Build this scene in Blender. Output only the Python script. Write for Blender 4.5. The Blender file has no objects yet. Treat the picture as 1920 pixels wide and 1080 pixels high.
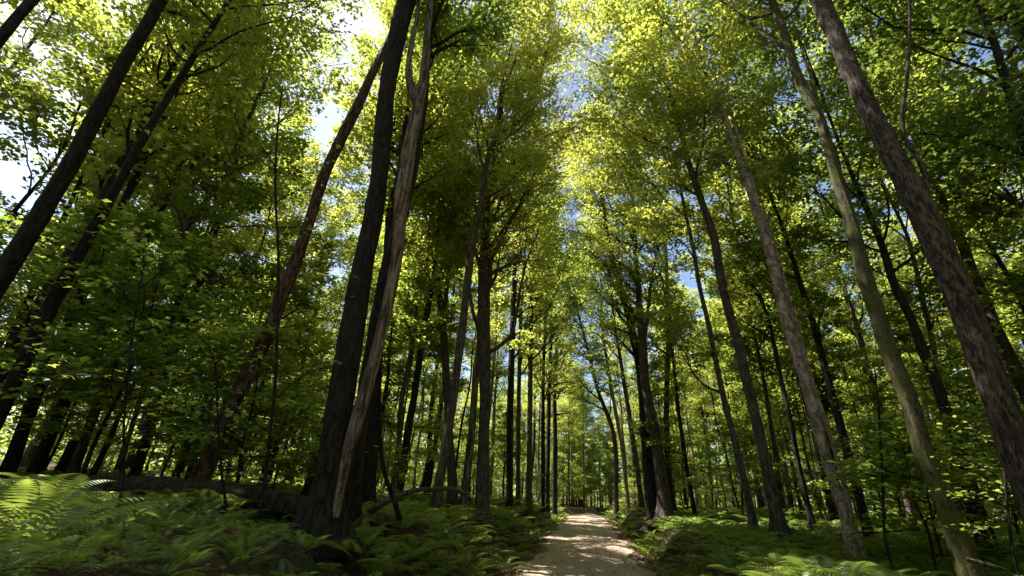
import bpy, math, random
import numpy as np
from mathutils import Matrix, Vector

# ------------------------------------------------------------------ camera
SC = bpy.context.scene
COL = SC.collection
rng = np.random.default_rng(11)
random.seed(5)
FPX = 842.0                                   # focal length in pixels of a 1920 wide frame
CAM = np.array([0.0, 0.0, 1.6])

def _n(v):
    v = np.asarray(v, float)
    return v / np.linalg.norm(v)

Yc = _n((138, -417, -842))                    # the road's direction as seen by the lens
Zc = np.array((88, 1690, -842.0)); Zc = _n(Zc - Yc * Zc.dot(Yc))
Xc = np.cross(Yc, Zc)
M = np.stack([Xc, Yc, Zc], axis=1)            # world -> camera
cam_d = bpy.data.cameras.new('camera'); cam = bpy.data.objects.new('camera', cam_d); COL.objects.link(cam)
cam_d.sensor_width = 36; cam_d.lens = FPX / 1920 * 36; cam_d.clip_start = 0.05; cam_d.clip_end = 2000
mw = Matrix([list(r) for r in M.T]).to_4x4(); mw.translation = Vector(CAM)
cam.matrix_world = mw
SC.camera = cam

# ------------------------------------------------------------------ light
SUN_AZ, SUN_EL = 80.0, 58.0                   # degrees left of the road's direction, above the horizon
sd = np.array([-math.sin(math.radians(SUN_AZ)) * math.cos(math.radians(SUN_EL)),
               math.cos(math.radians(SUN_AZ)) * math.cos(math.radians(SUN_EL)), math.sin(math.radians(SUN_EL))])
W = bpy.data.worlds.new('World'); SC.world = W; W.use_nodes = True
nt = W.node_tree; bg = nt.nodes['Background']
sky = nt.nodes.new('ShaderNodeTexSky'); sky.sky_type = 'NISHITA'; sky.sun_disc = False
sky.sun_elevation = math.radians(SUN_EL); sky.sun_rotation = math.atan2(sd[0], sd[1])
sky.air_density = 1.0; sky.dust_density = 1.6; sky.ozone_density = 1.0
nt.links.new(sky.outputs[0], bg.inputs[0]); bg.inputs[1].default_value = 0.08
sun_d = bpy.data.lights.new('sun', 'SUN'); sun_d.energy = 5.0; sun_d.angle = math.radians(0.5); sun_d.color = (1.0, 0.95, 0.86)
sun = bpy.data.objects.new('sun', sun_d); COL.objects.link(sun)
sun.rotation_euler = Vector(sd).to_track_quat('Z', 'Y').to_euler(); sun.location = (-30, 30, 60)
SC.view_settings.view_transform = 'Standard'; SC.view_settings.look = 'None'
SC.view_settings.exposure = 1.68; SC.view_settings.gamma = 1.0; SC.view_settings.use_curve_mapping = False
SC.render.engine = 'CYCLES'
cy = SC.cycles
cy.max_bounces = 7; cy.diffuse_bounces = 4; cy.glossy_bounces = 2; cy.transmission_bounces = 5
cy.transparent_max_bounces = 4; cy.sample_clamp_indirect = 4.0; cy.caustics_reflective = False; cy.caustics_refractive = False

# ------------------------------------------------------------------ materials
def newmat(name):
    m = bpy.data.materials.new(name); m.use_nodes = True
    m.node_tree.nodes.clear()
    return m, m.node_tree

def N(t, typ, **kw):
    n = t.nodes.new(typ)
    for k, v in kw.items():
        if k.startswith('i_'):
            n.inputs[k[2:].replace('_', ' ')].default_value = v
        else:
            setattr(n, k, v)
    return n

def mix(t, fac, a, b):
    n = t.nodes.new('ShaderNodeMix'); n.data_type = 'RGBA'
    for sock, val in ((n.inputs[0], fac), (n.inputs[6], a), (n.inputs[7], b)):
        if isinstance(val, bpy.types.NodeSocket): t.links.new(val, sock)
        elif sock is n.inputs[0]: sock.default_value = val
        else: sock.default_value = (*val, 1)
    return n.outputs[2]

def ramp(t, fac, a, b):
    n = t.nodes.new('ShaderNodeMapRange'); n.inputs[1].default_value = a; n.inputs[2].default_value = b
    n.interpolation_type = 'SMOOTHSTEP'
    t.links.new(fac, n.inputs[0]); return n.outputs[0]

def noise(t, vec, scale, detail=4, rough=0.6, dist=0.0):
    n = N(t, 'ShaderNodeTexNoise'); n.inputs['Scale'].default_value = scale; n.inputs['Detail'].default_value = detail
    n.inputs['Roughness'].default_value = rough; n.inputs['Distortion'].default_value = dist
    t.links.new(vec, n.inputs['Vector']); return n.outputs['Fac']

def leaf_mat(name, d0, d1, t0, t1, trans=0.5, gloss=0.05):
    m, t = newmat(name)
    at = N(t, 'ShaderNodeAttribute', attribute_name='tone')
    oi = N(t, 'ShaderNodeObjectInfo')
    ad = N(t, 'ShaderNodeMath', operation='MULTIPLY_ADD'); t.links.new(oi.outputs['Random'], ad.inputs[0])
    ad.inputs[1].default_value = 0.56; t.links.new(at.outputs['Fac'], ad.inputs[2])
    sb = N(t, 'ShaderNodeMath', operation='SUBTRACT'); t.links.new(ad.outputs[0], sb.inputs[0]); sb.inputs[1].default_value = 0.28
    sb.use_clamp = True
    cd = mix(t, sb.outputs[0], d0, d1); ct = mix(t, sb.outputs[0], t0, t1)
    D = N(t, 'ShaderNodeBsdfDiffuse'); t.links.new(cd, D.inputs[0])
    T = N(t, 'ShaderNodeBsdfTranslucent'); t.links.new(ct, T.inputs[0])
    ms = N(t, 'ShaderNodeMixShader'); ms.inputs[0].default_value = trans
    t.links.new(D.outputs[0], ms.inputs[1]); t.links.new(T.outputs[0], ms.inputs[2])
    G = N(t, 'ShaderNodeBsdfGlossy'); G.inputs['Roughness'].default_value = 0.38; G.inputs[0].default_value = (0.9, 0.95, 0.9, 1)
    m2 = N(t, 'ShaderNodeMixShader'); m2.inputs[0].default_value = gloss
    t.links.new(ms.outputs[0], m2.inputs[1]); t.links.new(G.outputs[0], m2.inputs[2])
    o = N(t, 'ShaderNodeOutputMaterial'); t.links.new(m2.outputs[0], o.inputs[0])
    return m

def bark_mat(name, c0, c1, c2, moss=(0.07, 0.085, 0.02), moss_lo=0.62, moss_hi=0.75, furrow=1.0, band=0.0, stretch=0.24, bscale=17):
    m, t = newmat(name)
    tc = N(t, 'ShaderNodeTexCoord'); oi = N(t, 'ShaderNodeObjectInfo')
    mp = N(t, 'ShaderNodeMapping'); mp.inputs['Scale'].default_value = (1, 1, stretch)
    t.links.new(tc.outputs['Object'], mp.inputs['Vector'])
    v = mp.outputs[0]
    f = noise(t, v, bscale, 5, 0.65, 0.6)
    f2 = noise(t, v, bscale * 3.2, 4, 0.7)
    big = noise(t, tc.outputs['Object'], 1.7, 4, 0.6)
    col = mix(t, ramp(t, f, 0.42, 0.6), c0, c1)
    col = mix(t, ramp(t, big, 0.52, 0.68), col, c2)
    if band:
        mb = N(t, 'ShaderNodeMapping'); mb.inputs['Scale'].default_value = (1.0, 1.0, 1.1)
        t.links.new(tc.outputs['Object'], mb.inputs['Vector'])
        col = mix(t, ramp(t, noise(t, mb.outputs[0], 3.2, 6, 0.7), 0.5, 0.66), col, tuple(x * band for x in c0))
    mo = noise(t, tc.outputs['Object'], 4.3, 8, 0.8)
    col = mix(t, ramp(t, mo, moss_lo, moss_hi), col, moss)
    # fine speckle of lichen
    col = mix(t, ramp(t, noise(t, tc.outputs['Object'], 38, 2, 0.5), 0.66, 0.72), col, tuple(min(1, x * 1.6 + 0.02) for x in c1))
    p = N(t, 'ShaderNodeBsdfPrincipled'); p.inputs['Roughness'].default_value = 0.9; p.inputs['Specular IOR Level'].default_value = 0.2
    t.links.new(col, p.inputs['Base Color'])
    am = N(t, 'ShaderNodeMath', operation='MULTIPLY_ADD'); t.links.new(f2, am.inputs[0]); am.inputs[1].default_value = 0.35; t.links.new(f, am.inputs[2])
    b = N(t, 'ShaderNodeBump'); b.inputs['Strength'].default_value = 0.9; b.inputs['Distance'].default_value = 0.05 * furrow
    t.links.new(am.outputs[0], b.inputs['Height']); t.links.new(b.outputs[0], p.inputs['Normal'])
    o = N(t, 'ShaderNodeOutputMaterial'); t.links.new(p.outputs[0], o.inputs[0])
    return m

MAT = {}
MAT['leaf'] = leaf_mat('maple_foliage', (0.045, 0.085, 0.012), (0.11, 0.16, 0.022), (0.24, 0.38, 0.045), (0.78, 0.77, 0.13), 0.57)
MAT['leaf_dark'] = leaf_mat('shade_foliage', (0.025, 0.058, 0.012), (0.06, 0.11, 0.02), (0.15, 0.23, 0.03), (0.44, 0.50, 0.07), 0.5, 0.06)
MAT['leaf_young'] = leaf_mat('sapling_foliage', (0.045, 0.10, 0.015), (0.08, 0.15, 0.02), (0.29, 0.40, 0.045), (0.64, 0.70, 0.11), 0.55, 0.05)
MAT['fern'] = leaf_mat('fern_foliage', (0.05, 0.10, 0.016), (0.13, 0.19, 0.032), (0.22, 0.34, 0.04), (0.52, 0.60, 0.10), 0.45, 0.04)
MAT['litter'] = leaf_mat('dry_leaf', (0.10, 0.055, 0.03), (0.30, 0.19, 0.11), (0.10, 0.05, 0.02), (0.3, 0.16, 0.06), 0.2, 0.03)
MAT['bark'] = bark_mat('grey_brown_bark', (0.035, 0.028, 0.022), (0.12, 0.095, 0.075), (0.085, 0.07, 0.055), moss_lo=0.64, moss_hi=0.8)
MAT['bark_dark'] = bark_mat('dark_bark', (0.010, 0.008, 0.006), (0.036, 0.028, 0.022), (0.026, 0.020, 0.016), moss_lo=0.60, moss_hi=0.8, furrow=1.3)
MAT['bark_big'] = bark_mat('ridged_brown_bark', (0.018, 0.013, 0.010), (0.115, 0.084, 0.066), (0.06, 0.045, 0.035), moss_lo=0.6, moss_hi=0.74, furrow=1.2, bscale=22)
MAT['bark_pale'] = bark_mat('bare_dead_wood', (0.04, 0.027, 0.019), (0.27, 0.20, 0.15), (0.16, 0.115, 0.083), moss=(0.06, 0.042, 0.028), moss_lo=0.52, moss_hi=0.62, furrow=1.1, stretch=0.09, bscale=14)
MAT['bark_red'] = bark_mat('peeling_red_bark', (0.03, 0.018, 0.013), (0.15, 0.092, 0.064), (0.085, 0.052, 0.037), moss=(0.24, 0.175, 0.125), moss_lo=0.62, moss_hi=0.66, furrow=1.6)
MAT['bark_birch'] = bark_mat('blotched_smooth_bark', (0.13, 0.095, 0.078), (0.36, 0.28, 0.23), (0.22, 0.165, 0.135), moss=(0.07, 0.05, 0.038), moss_lo=0.6, moss_hi=0.68, furrow=0.25, band=0.62, stretch=0.5, bscale=9)
MAT['bark_moss'] = bark_mat('mossy_bark', (0.03, 0.025, 0.016), (0.11, 0.088, 0.058), (0.07, 0.066, 0.028), moss=(0.07, 0.078, 0.016), moss_lo=0.44, moss_hi=0.56, furrow=1.0)
MAT['log'] = bark_mat('rotten_log_bark', (0.014, 0.011, 0.008), (0.055, 0.042, 0.03), (0.04, 0.03, 0.02), moss_lo=0.5, moss_hi=0.68, furrow=1.5)

def ground_mat():
    m, t = newmat('forest_floor')
    tc = N(t, 'ShaderNodeTexCoord'); v = tc.outputs['Object']
    a = noise(t, v, 14, 6, 0.75); b_ = noise(t, v, 1.3, 4, 0.6); c = noise(t, v, 60, 3, 0.7)
    col = mix(t, ramp(t, a, 0.35, 0.65), (0.035, 0.024, 0.015), (0.12, 0.078, 0.046))
    col = mix(t, ramp(t, c, 0.58, 0.7), col, (0.20, 0.135, 0.08))
    col = mix(t, ramp(t, b_, 0.52, 0.66), col, (0.035, 0.05, 0.014))
    p = N(t, 'ShaderNodeBsdfPrincipled'); p.inputs['Roughness'].default_value = 0.95; p.inputs['Specular IOR Level'].default_value = 0.1
    t.links.new(col, p.inputs['Base Color'])
    b = N(t, 'ShaderNodeBump'); b.inputs['Strength'].default_value = 1; b.inputs['Distance'].default_value = 0.05
    t.links.new(a, b.inputs['Height']); t.links.new(b.outputs[0], p.inputs['Normal'])
    o = N(t, 'ShaderNodeOutputMaterial'); t.links.new(p.outputs[0], o.inputs[0]); return m

def road_mat():
    m, t = newmat('packed_dirt')
    tc = N(t, 'ShaderNodeTexCoord'); v = tc.outputs['Object']
    mp = N(t, 'ShaderNodeMapping'); mp.inputs['Scale'].default_value = (1.6, 0.12, 1); t.links.new(v, mp.inputs['Vector'])
    trk = noise(t, mp.outputs[0], 2.2, 4, 0.6); a = noise(t, v, 3.0, 5, 0.65); g = noise(t, v, 48, 4, 0.75)
    vo = N(t, 'ShaderNodeTexVoronoi'); vo.inputs['Scale'].default_value = 26; t.links.new(v, vo.inputs['Vector'])
    col = mix(t, ramp(t, trk, 0.35, 0.65), (0.31, 0.235, 0.172), (0.41, 0.318, 0.24))
    col = mix(t, ramp(t, a, 0.5, 0.72), col, (0.37, 0.28, 0.20))
    col = mix(t, ramp(t, g, 0.58, 0.74), col, (0.48, 0.39, 0.30))
    col = mix(t, ramp(t, g, 0.40, 0.28), col, (0.24, 0.175, 0.12))
    col = mix(t, ramp(t, vo.outputs['Distance'], 0.12, 0.05), col, (0.36, 0.30, 0.24))
    p = N(t, 'ShaderNodeBsdfPrincipled'); p.inputs['Roughness'].default_value = 0.92; p.inputs['Specular IOR Level'].default_value = 0.15
    t.links.new(col, p.inputs['Base Color'])
    ad = N(t, 'ShaderNodeMath', operation='MULTIPLY_ADD'); t.links.new(a, ad.inputs[0]); ad.inputs[1].default_value = 1.5; t.links.new(g, ad.inputs[2])
    b = N(t, 'ShaderNodeBump'); b.inputs['Strength'].default_value = 0.6; b.inputs['Distance'].default_value = 0.018
    t.links.new(ad.outputs[0], b.inputs['Height']); t.links.new(b.outputs[0], p.inputs['Normal'])
    o = N(t, 'ShaderNodeOutputMaterial'); t.links.new(p.outputs[0], o.inputs[0]); return m
MAT['ground'] = ground_mat(); MAT['road'] = road_mat()

# ------------------------------------------------------------------ mesh helpers
class MB:
    """collects vertices and faces of any size and makes one mesh"""
    def __init__(s):
        s.v = []; s.f = []; s.t = []; s.n = 0
    def add(s, verts, faces, tone=None):
        verts = np.asarray(verts, float).reshape(-1, 3)
        for fa in (faces if isinstance(faces, list) else [faces]):
            if len(fa): s.f.append(np.asarray(fa, np.int64) + s.n)
        s.v.append(verts); s.n += len(verts)
        s.t.append(np.full(len(verts), 0.5) if tone is None else np.asarray(tone, float))
    def mesh(s, name, mat, smooth=False, origin=None, tone=False):
        v = np.concatenate(s.v)
        if origin is not None: v = v - np.asarray(origin)
        me = bpy.data.meshes.new(name)
        me.vertices.add(len(v)); me.vertices.foreach_set('co', v.astype(np.float32).ravel())
        tot = np.concatenate([np.full(len(f), f.shape[1]) for f in s.f])
        loops = np.concatenate([f.ravel() for f in s.f])
        me.loops.add(len(loops)); me.loops.foreach_set('vertex_index', loops.astype(np.int32))
        start = np.concatenate([[0], np.cumsum(tot)[:-1]])
        me.polygons.add(len(tot)); me.polygons.foreach_set('loop_start', start.astype(np.int32))
        me.polygons.foreach_set('loop_total', tot.astype(np.int32))
        if smooth: me.polygons.foreach_set('use_smooth', np.ones(len(tot), bool))
        if tone:
            a = me.attributes.new('tone', 'FLOAT', 'POINT'); a.data.foreach_set('value', np.concatenate(s.t).astype(np.float32))
        me.update(calc_edges=True)
        me.materials.append(MAT[mat])
        return me

def link(name, me, parent=None):
    o = bpy.data.objects.new(name, me); COL.objects.link(o)
    if parent is not None: o.parent = parent
    return o

def tag(o, label=None, cat=None, group=None, kind=None):
    if label: o['label'] = label
    if cat: o['category'] = cat
    if group: o['group'] = group
    if kind: o['kind'] = kind
    return o

def thing(name, loc, label, cat, group=None, rz=0.0, scale=1.0):
    o = bpy.data.objects.new(name, None); COL.objects.link(o)
    o.location = loc; o.rotation_euler = (0, 0, rz); o.scale = (scale,) * 3; o.empty_display_size = 0.2
    return tag(o, label, cat, group)

def frames(P):
    T = np.gradient(P, axis=0); T /= np.linalg.norm(T, axis=1)[:, None] + 1e-9
    U = np.zeros_like(P); a = np.array([1.0, 0, 0]) if abs(T[0, 0]) < 0.8 else np.array([0, 1.0, 0])
    u = a - T[0] * a.dot(T[0])
    for i in range(len(P)):
        u = u - T[i] * u.dot(T[i]); u /= np.linalg.norm(u) + 1e-9; U[i] = u
    return T, U, np.cross(T, U)

def tube(mb, P, R, sides=6, rough=0.0, flare=None, cap=True, ridge=0.0):
    P = np.asarray(P, float); R = np.asarray(R, float); n = len(P)
    T, U, V = frames(P)
    th = np.linspace(0, 2 * math.pi, sides, endpoint=False)
    RR = np.repeat(R[:, None], sides, 1)
    if rough:
        z = np.concatenate([[0], np.cumsum(np.linalg.norm(np.diff(P, axis=0), axis=1))])
        ph = rng.uniform(0, 6.28, 8); k = np.array([2, 3, 5, 7, 1, 4, 6, 2]); fz = rng.uniform(0.3, 3.5, 8); am = np.array([.5, .45, .45, .4, .6, .35, .35, .3])
        s = sum(a * np.sin(kk * th[None] + f * z[:, None] + p) for a, kk, f, p in zip(am, k, fz, ph))
        RR = RR * (1 + rough * s) + R[:, None] * rough * rng.normal(0, 0.28, (n, sides))
    if ridge:
        z = np.concatenate([[0], np.cumsum(np.linalg.norm(np.diff(P, axis=0), axis=1))])
        for kk, am_ in ((7, .8), (11, 1.0), (15, .8)):
            wv = np.cumsum(rng.normal(0, .32, n)); RR = RR + R[:, None] * ridge * am_ * (np.abs(np.sin(kk * th[None] / 1.0 + wv[:, None])) - .6) * (0.6 + .4 * np.sin(z * rng.uniform(2, 5) + rng.uniform(0, 6)))[:, None]
        for _ in range(int(z[-1] / 1.6)):
            zc, tc_ = rng.uniform(0, z[-1]), rng.uniform(0, 6.28); dth = np.angle(np.exp(1j * (th - tc_)))
            RR = RR + R[:, None] * rng.uniform(.12, .34) * np.exp(-((z - zc) / rng.uniform(.08, .16)) ** 2)[:, None] * np.exp(-(dth / .5) ** 2)[None]
    if flare is not None:
        g, amp, h0 = flare
        hh = np.maximum(P[:, 2] - g, 0); lob = rng.uniform(0, 6.28)
        RR = RR * (1 + amp * np.exp(-hh / h0)[:, None] * (0.75 + 0.45 * np.cos(5 * th + lob) + 0.25 * np.cos(3 * th + 1 + lob))[None])
    X = P[:, None] + RR[..., None] * (np.cos(th)[None, :, None] * U[:, None] + np.sin(th)[None, :, None] * V[:, None])
    i = np.arange(n - 1)[:, None] * sides; j = np.arange(sides)[None]; jn = (j + 1) % sides
    F = np.stack([i + j, i + jn, i + sides + jn, i + sides + j], -1).reshape(-1, 4)
    fl = [F]
    if cap: fl += [np.arange(sides)[None, ::-1], (n - 1) * sides + np.arange(sides)[None]]
    mb.add(X.reshape(-1, 3), fl)

def catmull(P, m):
    P = np.asarray(P, float); n = len(P)
    if n < 3:
        t = np.linspace(0, 1, m)[:, None]; return P[0] * (1 - t) + P[-1] * t
    d = np.concatenate([[0], np.cumsum(np.linalg.norm(np.diff(P[:, :3], axis=0), axis=1))])
    s = np.linspace(0, d[-1], m); out = np.zeros((m, P.shape[1]))
    tan = np.gradient(P, d, axis=0)
    k = np.clip(np.searchsorted(d, s, 'right') - 1, 0, n - 2); h = (d[k + 1] - d[k])[:, None]; u = ((s - d[k])[:, None]) / h
    out = ((2 * u**3 - 3 * u**2 + 1) * P[k] + (u**3 - 2 * u**2 + u) * h * tan[k] + (-2 * u**3 + 3 * u**2) * P[k + 1] + (u**3 - u**2) * h * tan[k + 1])
    return out

LEAF6 = np.array([(0, 0, 0), (.38, .52, .06), (.52, .20, .02), (1, 0, -.08), (.52, -.20, .02), (.38, -.52, .06)])
LEAF4 = np.array([(0, 0, 0), (.45, .42, .06), (1, 0, -.05), (.45, -.42, .06)])

def leaves(mb, C, size, tmpl, tilt=0.55, tone=None, up=None):
    n = len(C)
    az = rng.uniform(0, 2 * math.pi, n)
    nx = rng.normal(0, tilt, n); ny = rng.normal(0, tilt, n)
    nrm = np.stack([nx, ny, np.ones(n)], 1); nrm /= np.linalg.norm(nrm, axis=1)[:, None]
    a = np.stack([np.cos(az), np.sin(az), np.zeros(n)], 1)
    a = a - nrm * (a * nrm).sum(1)[:, None]; a /= np.linalg.norm(a, axis=1)[:, None]
    b = np.cross(nrm, a)
    sz = size * rng.uniform(0.65, 1.25, n)
    t = tmpl - np.array([0.5, 0, 0])
    X = C[:, None] + sz[:, None, None] * (t[None, :, 0, None] * a[:, None] + t[None, :, 1, None] * b[:, None] + t[None, :, 2, None] * nrm[:, None])
    k = len(tmpl)
    F = np.arange(n * k).reshape(n, k)
    if tone is None: tone = np.clip(rng.normal(0.5, 0.22, n), 0, 1)
    mb.add(X.reshape(-1, 3), F, np.repeat(tone, k))

# ------------------------------------------------------------------ lie of the land
def sstep(a, b, x):
    t = np.clip((x - a) / (b - a), 0, 1); return t * t * (3 - 2 * t)

def road_z(y):
    y = np.asarray(y, float)
    return 0.62 * sstep(14, 36, y) + 0.36 * sstep(36, 72, y) - 0.022 * np.maximum(y - 72, 0) + 0.03 * np.sin(y * 0.55)

def wob(x, y):
    return (0.11 * np.sin(x * 0.9 + 1.3 * np.sin(y * 0.35)) + 0.09 * np.sin(y * 0.8 + 0.6 * x) + 0.05 * np.sin(2.3 * x - 1.7 * y + 1) + 0.04 * np.sin(3.1 * y + 2.2 * x))

def bend(y): return 0.022 * np.maximum(np.asarray(y, float) - 67, 0) ** 2
def edge_l(y): return bend(y) - 2.05 + 0.16 * np.sin(y * 0.7) + 0.10 * np.sin(y * 1.9 + 1)
def edge_r(y): return bend(y) + 2.05 + 0.15 * np.sin(y * 0.8 + 2) + 0.10 * np.sin(y * 2.1)

def ground_z(x, y):
    x = np.asarray(x, float); y = np.asarray(y, float)
    dl = edge_l(y) - x; dr = x - edge_r(y)
    L = 1.08 * sstep(0.1, 1.6, dl) + 0.035 * np.clip(dl - 2, 0, 40)
    R = (0.74 + 0.38 * sstep(8, 17, y)) * sstep(0.1, 1.4, dr) + 0.006 * np.clip(dr - 2, 0, 60)
    w = sstep(0.4, 2.5, np.maximum(dl, dr))
    ditch = -0.10 * np.exp(-((np.maximum(dl, dr) + 0.0) / 0.3) ** 2)
    return road_z(y) + np.where(x < bend(y), L, R) + w * wob(x, y) + ditch - 0.03

def pix(px, py, depth):
    v = np.array([(px - 960) / FPX * depth, -(py - 540) / FPX * depth, -depth])
    return M.T @ v + CAM

def project(P):
    v = (np.asarray(P) - CAM) @ M.T
    d = -v[:, 2]
    return 960 + FPX * v[:, 0] / np.where(d > .1, d, .1), 540 - FPX * v[:, 1] / np.where(d > .1, d, .1), d

def on_plane(px, py, P0, nrm):
    r = pix(px, py, 1.0) - CAM
    return CAM + r * ((P0 - CAM).dot(nrm) / r.dot(nrm))

# ------------------------------------------------------------------ ground and road
def axis(lo, hi, fine_lo, fine_hi, fine, coarse):
    a = list(np.arange(fine_lo, fine_hi, fine)); s = fine; x = fine_hi
    while x < hi: a.append(x); s = min(s * 1.25, coarse); x += s
    a.append(hi); s = fine; x = fine_lo - s; b = []
    while x > lo: b.append(x); s = min(s * 1.25, coarse); x -= s
    b.append(lo); return np.array(b[::-1] + a)
gx = axis(-420, 420, -10, 9, 0.16, 30); gy = axis(-60, 600, -2, 34, 0.22, 30)
X, Y = np.meshgrid(gx, gy)
Z = ground_z(X, Y)
near = (np.abs(X) < 12) & (Y < 40)
Z = Z + np.where(near & ((X < edge_l(Y) - .1) | (X > edge_r(Y) + .1)), rng.normal(0, 0.022, X.shape), 0)
inroad = (X > edge_l(Y) + 0.05) & (X < edge_r(Y) - 0.05)
Z = np.where(inroad, Z - 0.10, Z)
mb = MB(); nx, ny = len(gx), len(gy)
i = np.arange(ny - 1)[:, None] * nx + np.arange(nx - 1)[None]
mb.add(np.stack([X, Y, Z], -1), np.stack([i, i + 1, i + nx + 1, i + nx], -1).reshape(-1, 4))
g = link('ground', mb.mesh('ground', 'ground', True)); tag(g, 'brown leaf-strewn forest floor under the ferns and trees', 'ground', kind='structure')

ry = np.concatenate([np.arange(-12, 60, 0.2), np.arange(60, 112, 0.8)]); ru = np.linspace(-1, 1, 49)
U_, Yr = np.meshgrid(ru, ry)
el, er = edge_l(Yr) - 0.28, edge_r(Yr) + 0.28
Xr = (el + er) / 2 + U_ * (er - el) / 2
crown = 0.10 * (1 - U_**2) - 0.035 * (np.exp(-((np.abs(Xr - bend(Yr)) - 0.85) / 0.28) ** 2)) - 0.10 * sstep(0.86, 1.0, np.abs(U_))
Zr = road_z(Yr) + crown - 0.02 + 0.012 * np.sin(3.3 * Xr + 1.1 * Yr) + 0.010 * np.sin(5 * Xr - 2.1 * Yr) + rng.normal(0, 0.004, Xr.shape)
mb = MB(); nx, ny = len(ru), len(ry); i = np.arange(ny - 1)[:, None] * nx + np.arange(nx - 1)[None]
mb.add(np.stack([Xr, Yr, Zr], -1), np.stack([i, i + 1, i + nx + 1, i + nx], -1).reshape(-1, 4))
r = link('dirt_road', mb.mesh('dirt_road', 'road', True)); tag(r, 'pale tan dirt road running straight away between fern banks', 'road', kind='structure')

# ------------------------------------------------------------------ trees
UP = np.array([0, 0, 1.0])

def limb_path(p0, d0, L, n, curl_up, jitter):
    P = [np.array(p0)]; d = _n(d0)
    for k in range(n):
        d = _n(d + UP * curl_up / n + rng.normal(0, jitter, 3)); P.append(P[-1] + d * L / n)
    return np.array(P)

def make_crown(tr, rad, z_lo, n_limb, L, el=(25, 60), sub=7, curl=0.35, bias=None, shape='round', side=3, limb_sides=5):
    """limbs, side branches and twigs on the stem `tr`; returns branch MB and points that carry leaves"""
    mb = MB(); anchors = []
    zt = tr[-1, 2]; az = rng.uniform(0, 6.28)
    for k in range(n_limb):
        f = (k + rng.uniform(0, 0.9)) / n_limb
        z = z_lo + (zt - z_lo) * f * 0.97
        q = min(np.searchsorted(tr[:, 2], z), len(tr) - 1)
        p0 = tr[q]; r0 = max(0.012, min(rad[q] * 0.5, 0.10))
        az += 2.4 + rng.normal(0, 0.4)
        e = math.radians(rng.uniform(*el) + 12 * f)
        d = np.array([math.cos(az) * math.cos(e), math.sin(az) * math.cos(e), math.sin(e)])
        if bias is not None: d = _n(d + np.asarray(bias))
        if shape == 'round': ln = 1.28 * L * (0.45 + 1.1 * f * (1.35 - f) ** 0.8) * rng.uniform(0.75, 1.2) * (1.0 if f < .7 else 0.8)
        else: ln = L * (1.05 - 0.8 * f) * rng.uniform(0.75, 1.2)
        P = limb_path(p0, d, ln, 8, curl, 0.17); Rr = np.linspace(r0, 0.008, len(P)) ** 1.0
        tube(mb, P, Rr, limb_sides, cap=False)
        anchors.append(P[-1]); Pm = catmull(P, 40)
        s = 1
        for u in np.linspace(0.22, 0.97, max(3, int(sub * (0.6 + ln / 6)))):
            qq = int(u * 39); dd = _n(Pm[min(qq + 1, 39)] - Pm[max(qq - 1, 0)]); s = -s
            sidev = _n(np.cross(dd, UP) + rng.normal(0, 0.25, 3)) * s
            l2 = ln * (0.16 + 0.30 * (1 - u)) * rng.uniform(0.7, 1.3) + 0.25
            B = limb_path(Pm[qq], dd * 0.8 + sidev * 0.9 + UP * 0.05, l2, 4, 0.10, 0.12)
            r1 = max(0.005, r0 * (1 - u) * 0.5)
            tube(mb, B, np.linspace(r1, 0.004, 5), side, cap=False)
            anchors += list(catmull(B, 9)[2:])
            for w, sg in ((0.3, 1), (0.5, -1), (0.8, 1)):
                j = max(1, int(w * 4)); c = B[j]; bd = _n(B[j] - B[j - 1]); sv = _n(np.cross(bd, UP)) * sg
                tw = limb_path(c, bd * .7 + sv * .9 + rng.normal(0, .15, 3), l2 * 0.42, 2, 0.0, 0.12)
                tube(mb, tw[[0, 2]], [r1 * .5 + .002, .003], 3, cap=False); anchors += [tw[1], (tw[1] + tw[2]) / 2, tw[2]]
    anchors += [tr[-1]] * 3
    return mb, np.array(anchors)

def crown_leaves(A, n, size, tmpl, spread=(0.16, 0.06), tone=0.5, tilt=0.42):
    mb = MB()
    w = np.exp(rng.normal(0, 0.55, len(A))); idx = rng.choice(len(A), n, p=w / w.sum())
    C = A[idx] + rng.normal(0, 1, (n, 3)) * np.array([spread[0], spread[0], spread[1]])
    tn = np.clip(rng.normal(tone, 0.16, n) + rng.normal(0, 0.10, len(A))[idx], 0, 1)
    leaves(mb, C, size, tmpl, tilt, tn); return mb

def true_radius(P, w):
    T_ = np.gradient(P, axis=0); S = np.cross(P - CAM, T_); S /= np.linalg.norm(S, axis=1)[:, None]
    a = np.array(project(P + .02 * S)[:2]); b = np.array(project(P - .02 * S)[:2])
    return 0.85 * np.asarray(w, float) / 2 * .02 / (np.linalg.norm(a - b, axis=0) / 2)

def stem3d(pts, depth, lean_back=0.0):
    """pixel polyline (x, y, width) -> stem in the upright plane that faces the camera at the given depth"""
    P0 = pix(pts[0][0], pts[0][1], depth); nrm = np.array([P0[0], P0[1], 0.0]); nrm = _n(nrm)
    P = np.array([on_plane(x, y, P0, nrm) for x, y, w in pts])
    return P, true_radius(P, [p[2] for p in pts])

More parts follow.
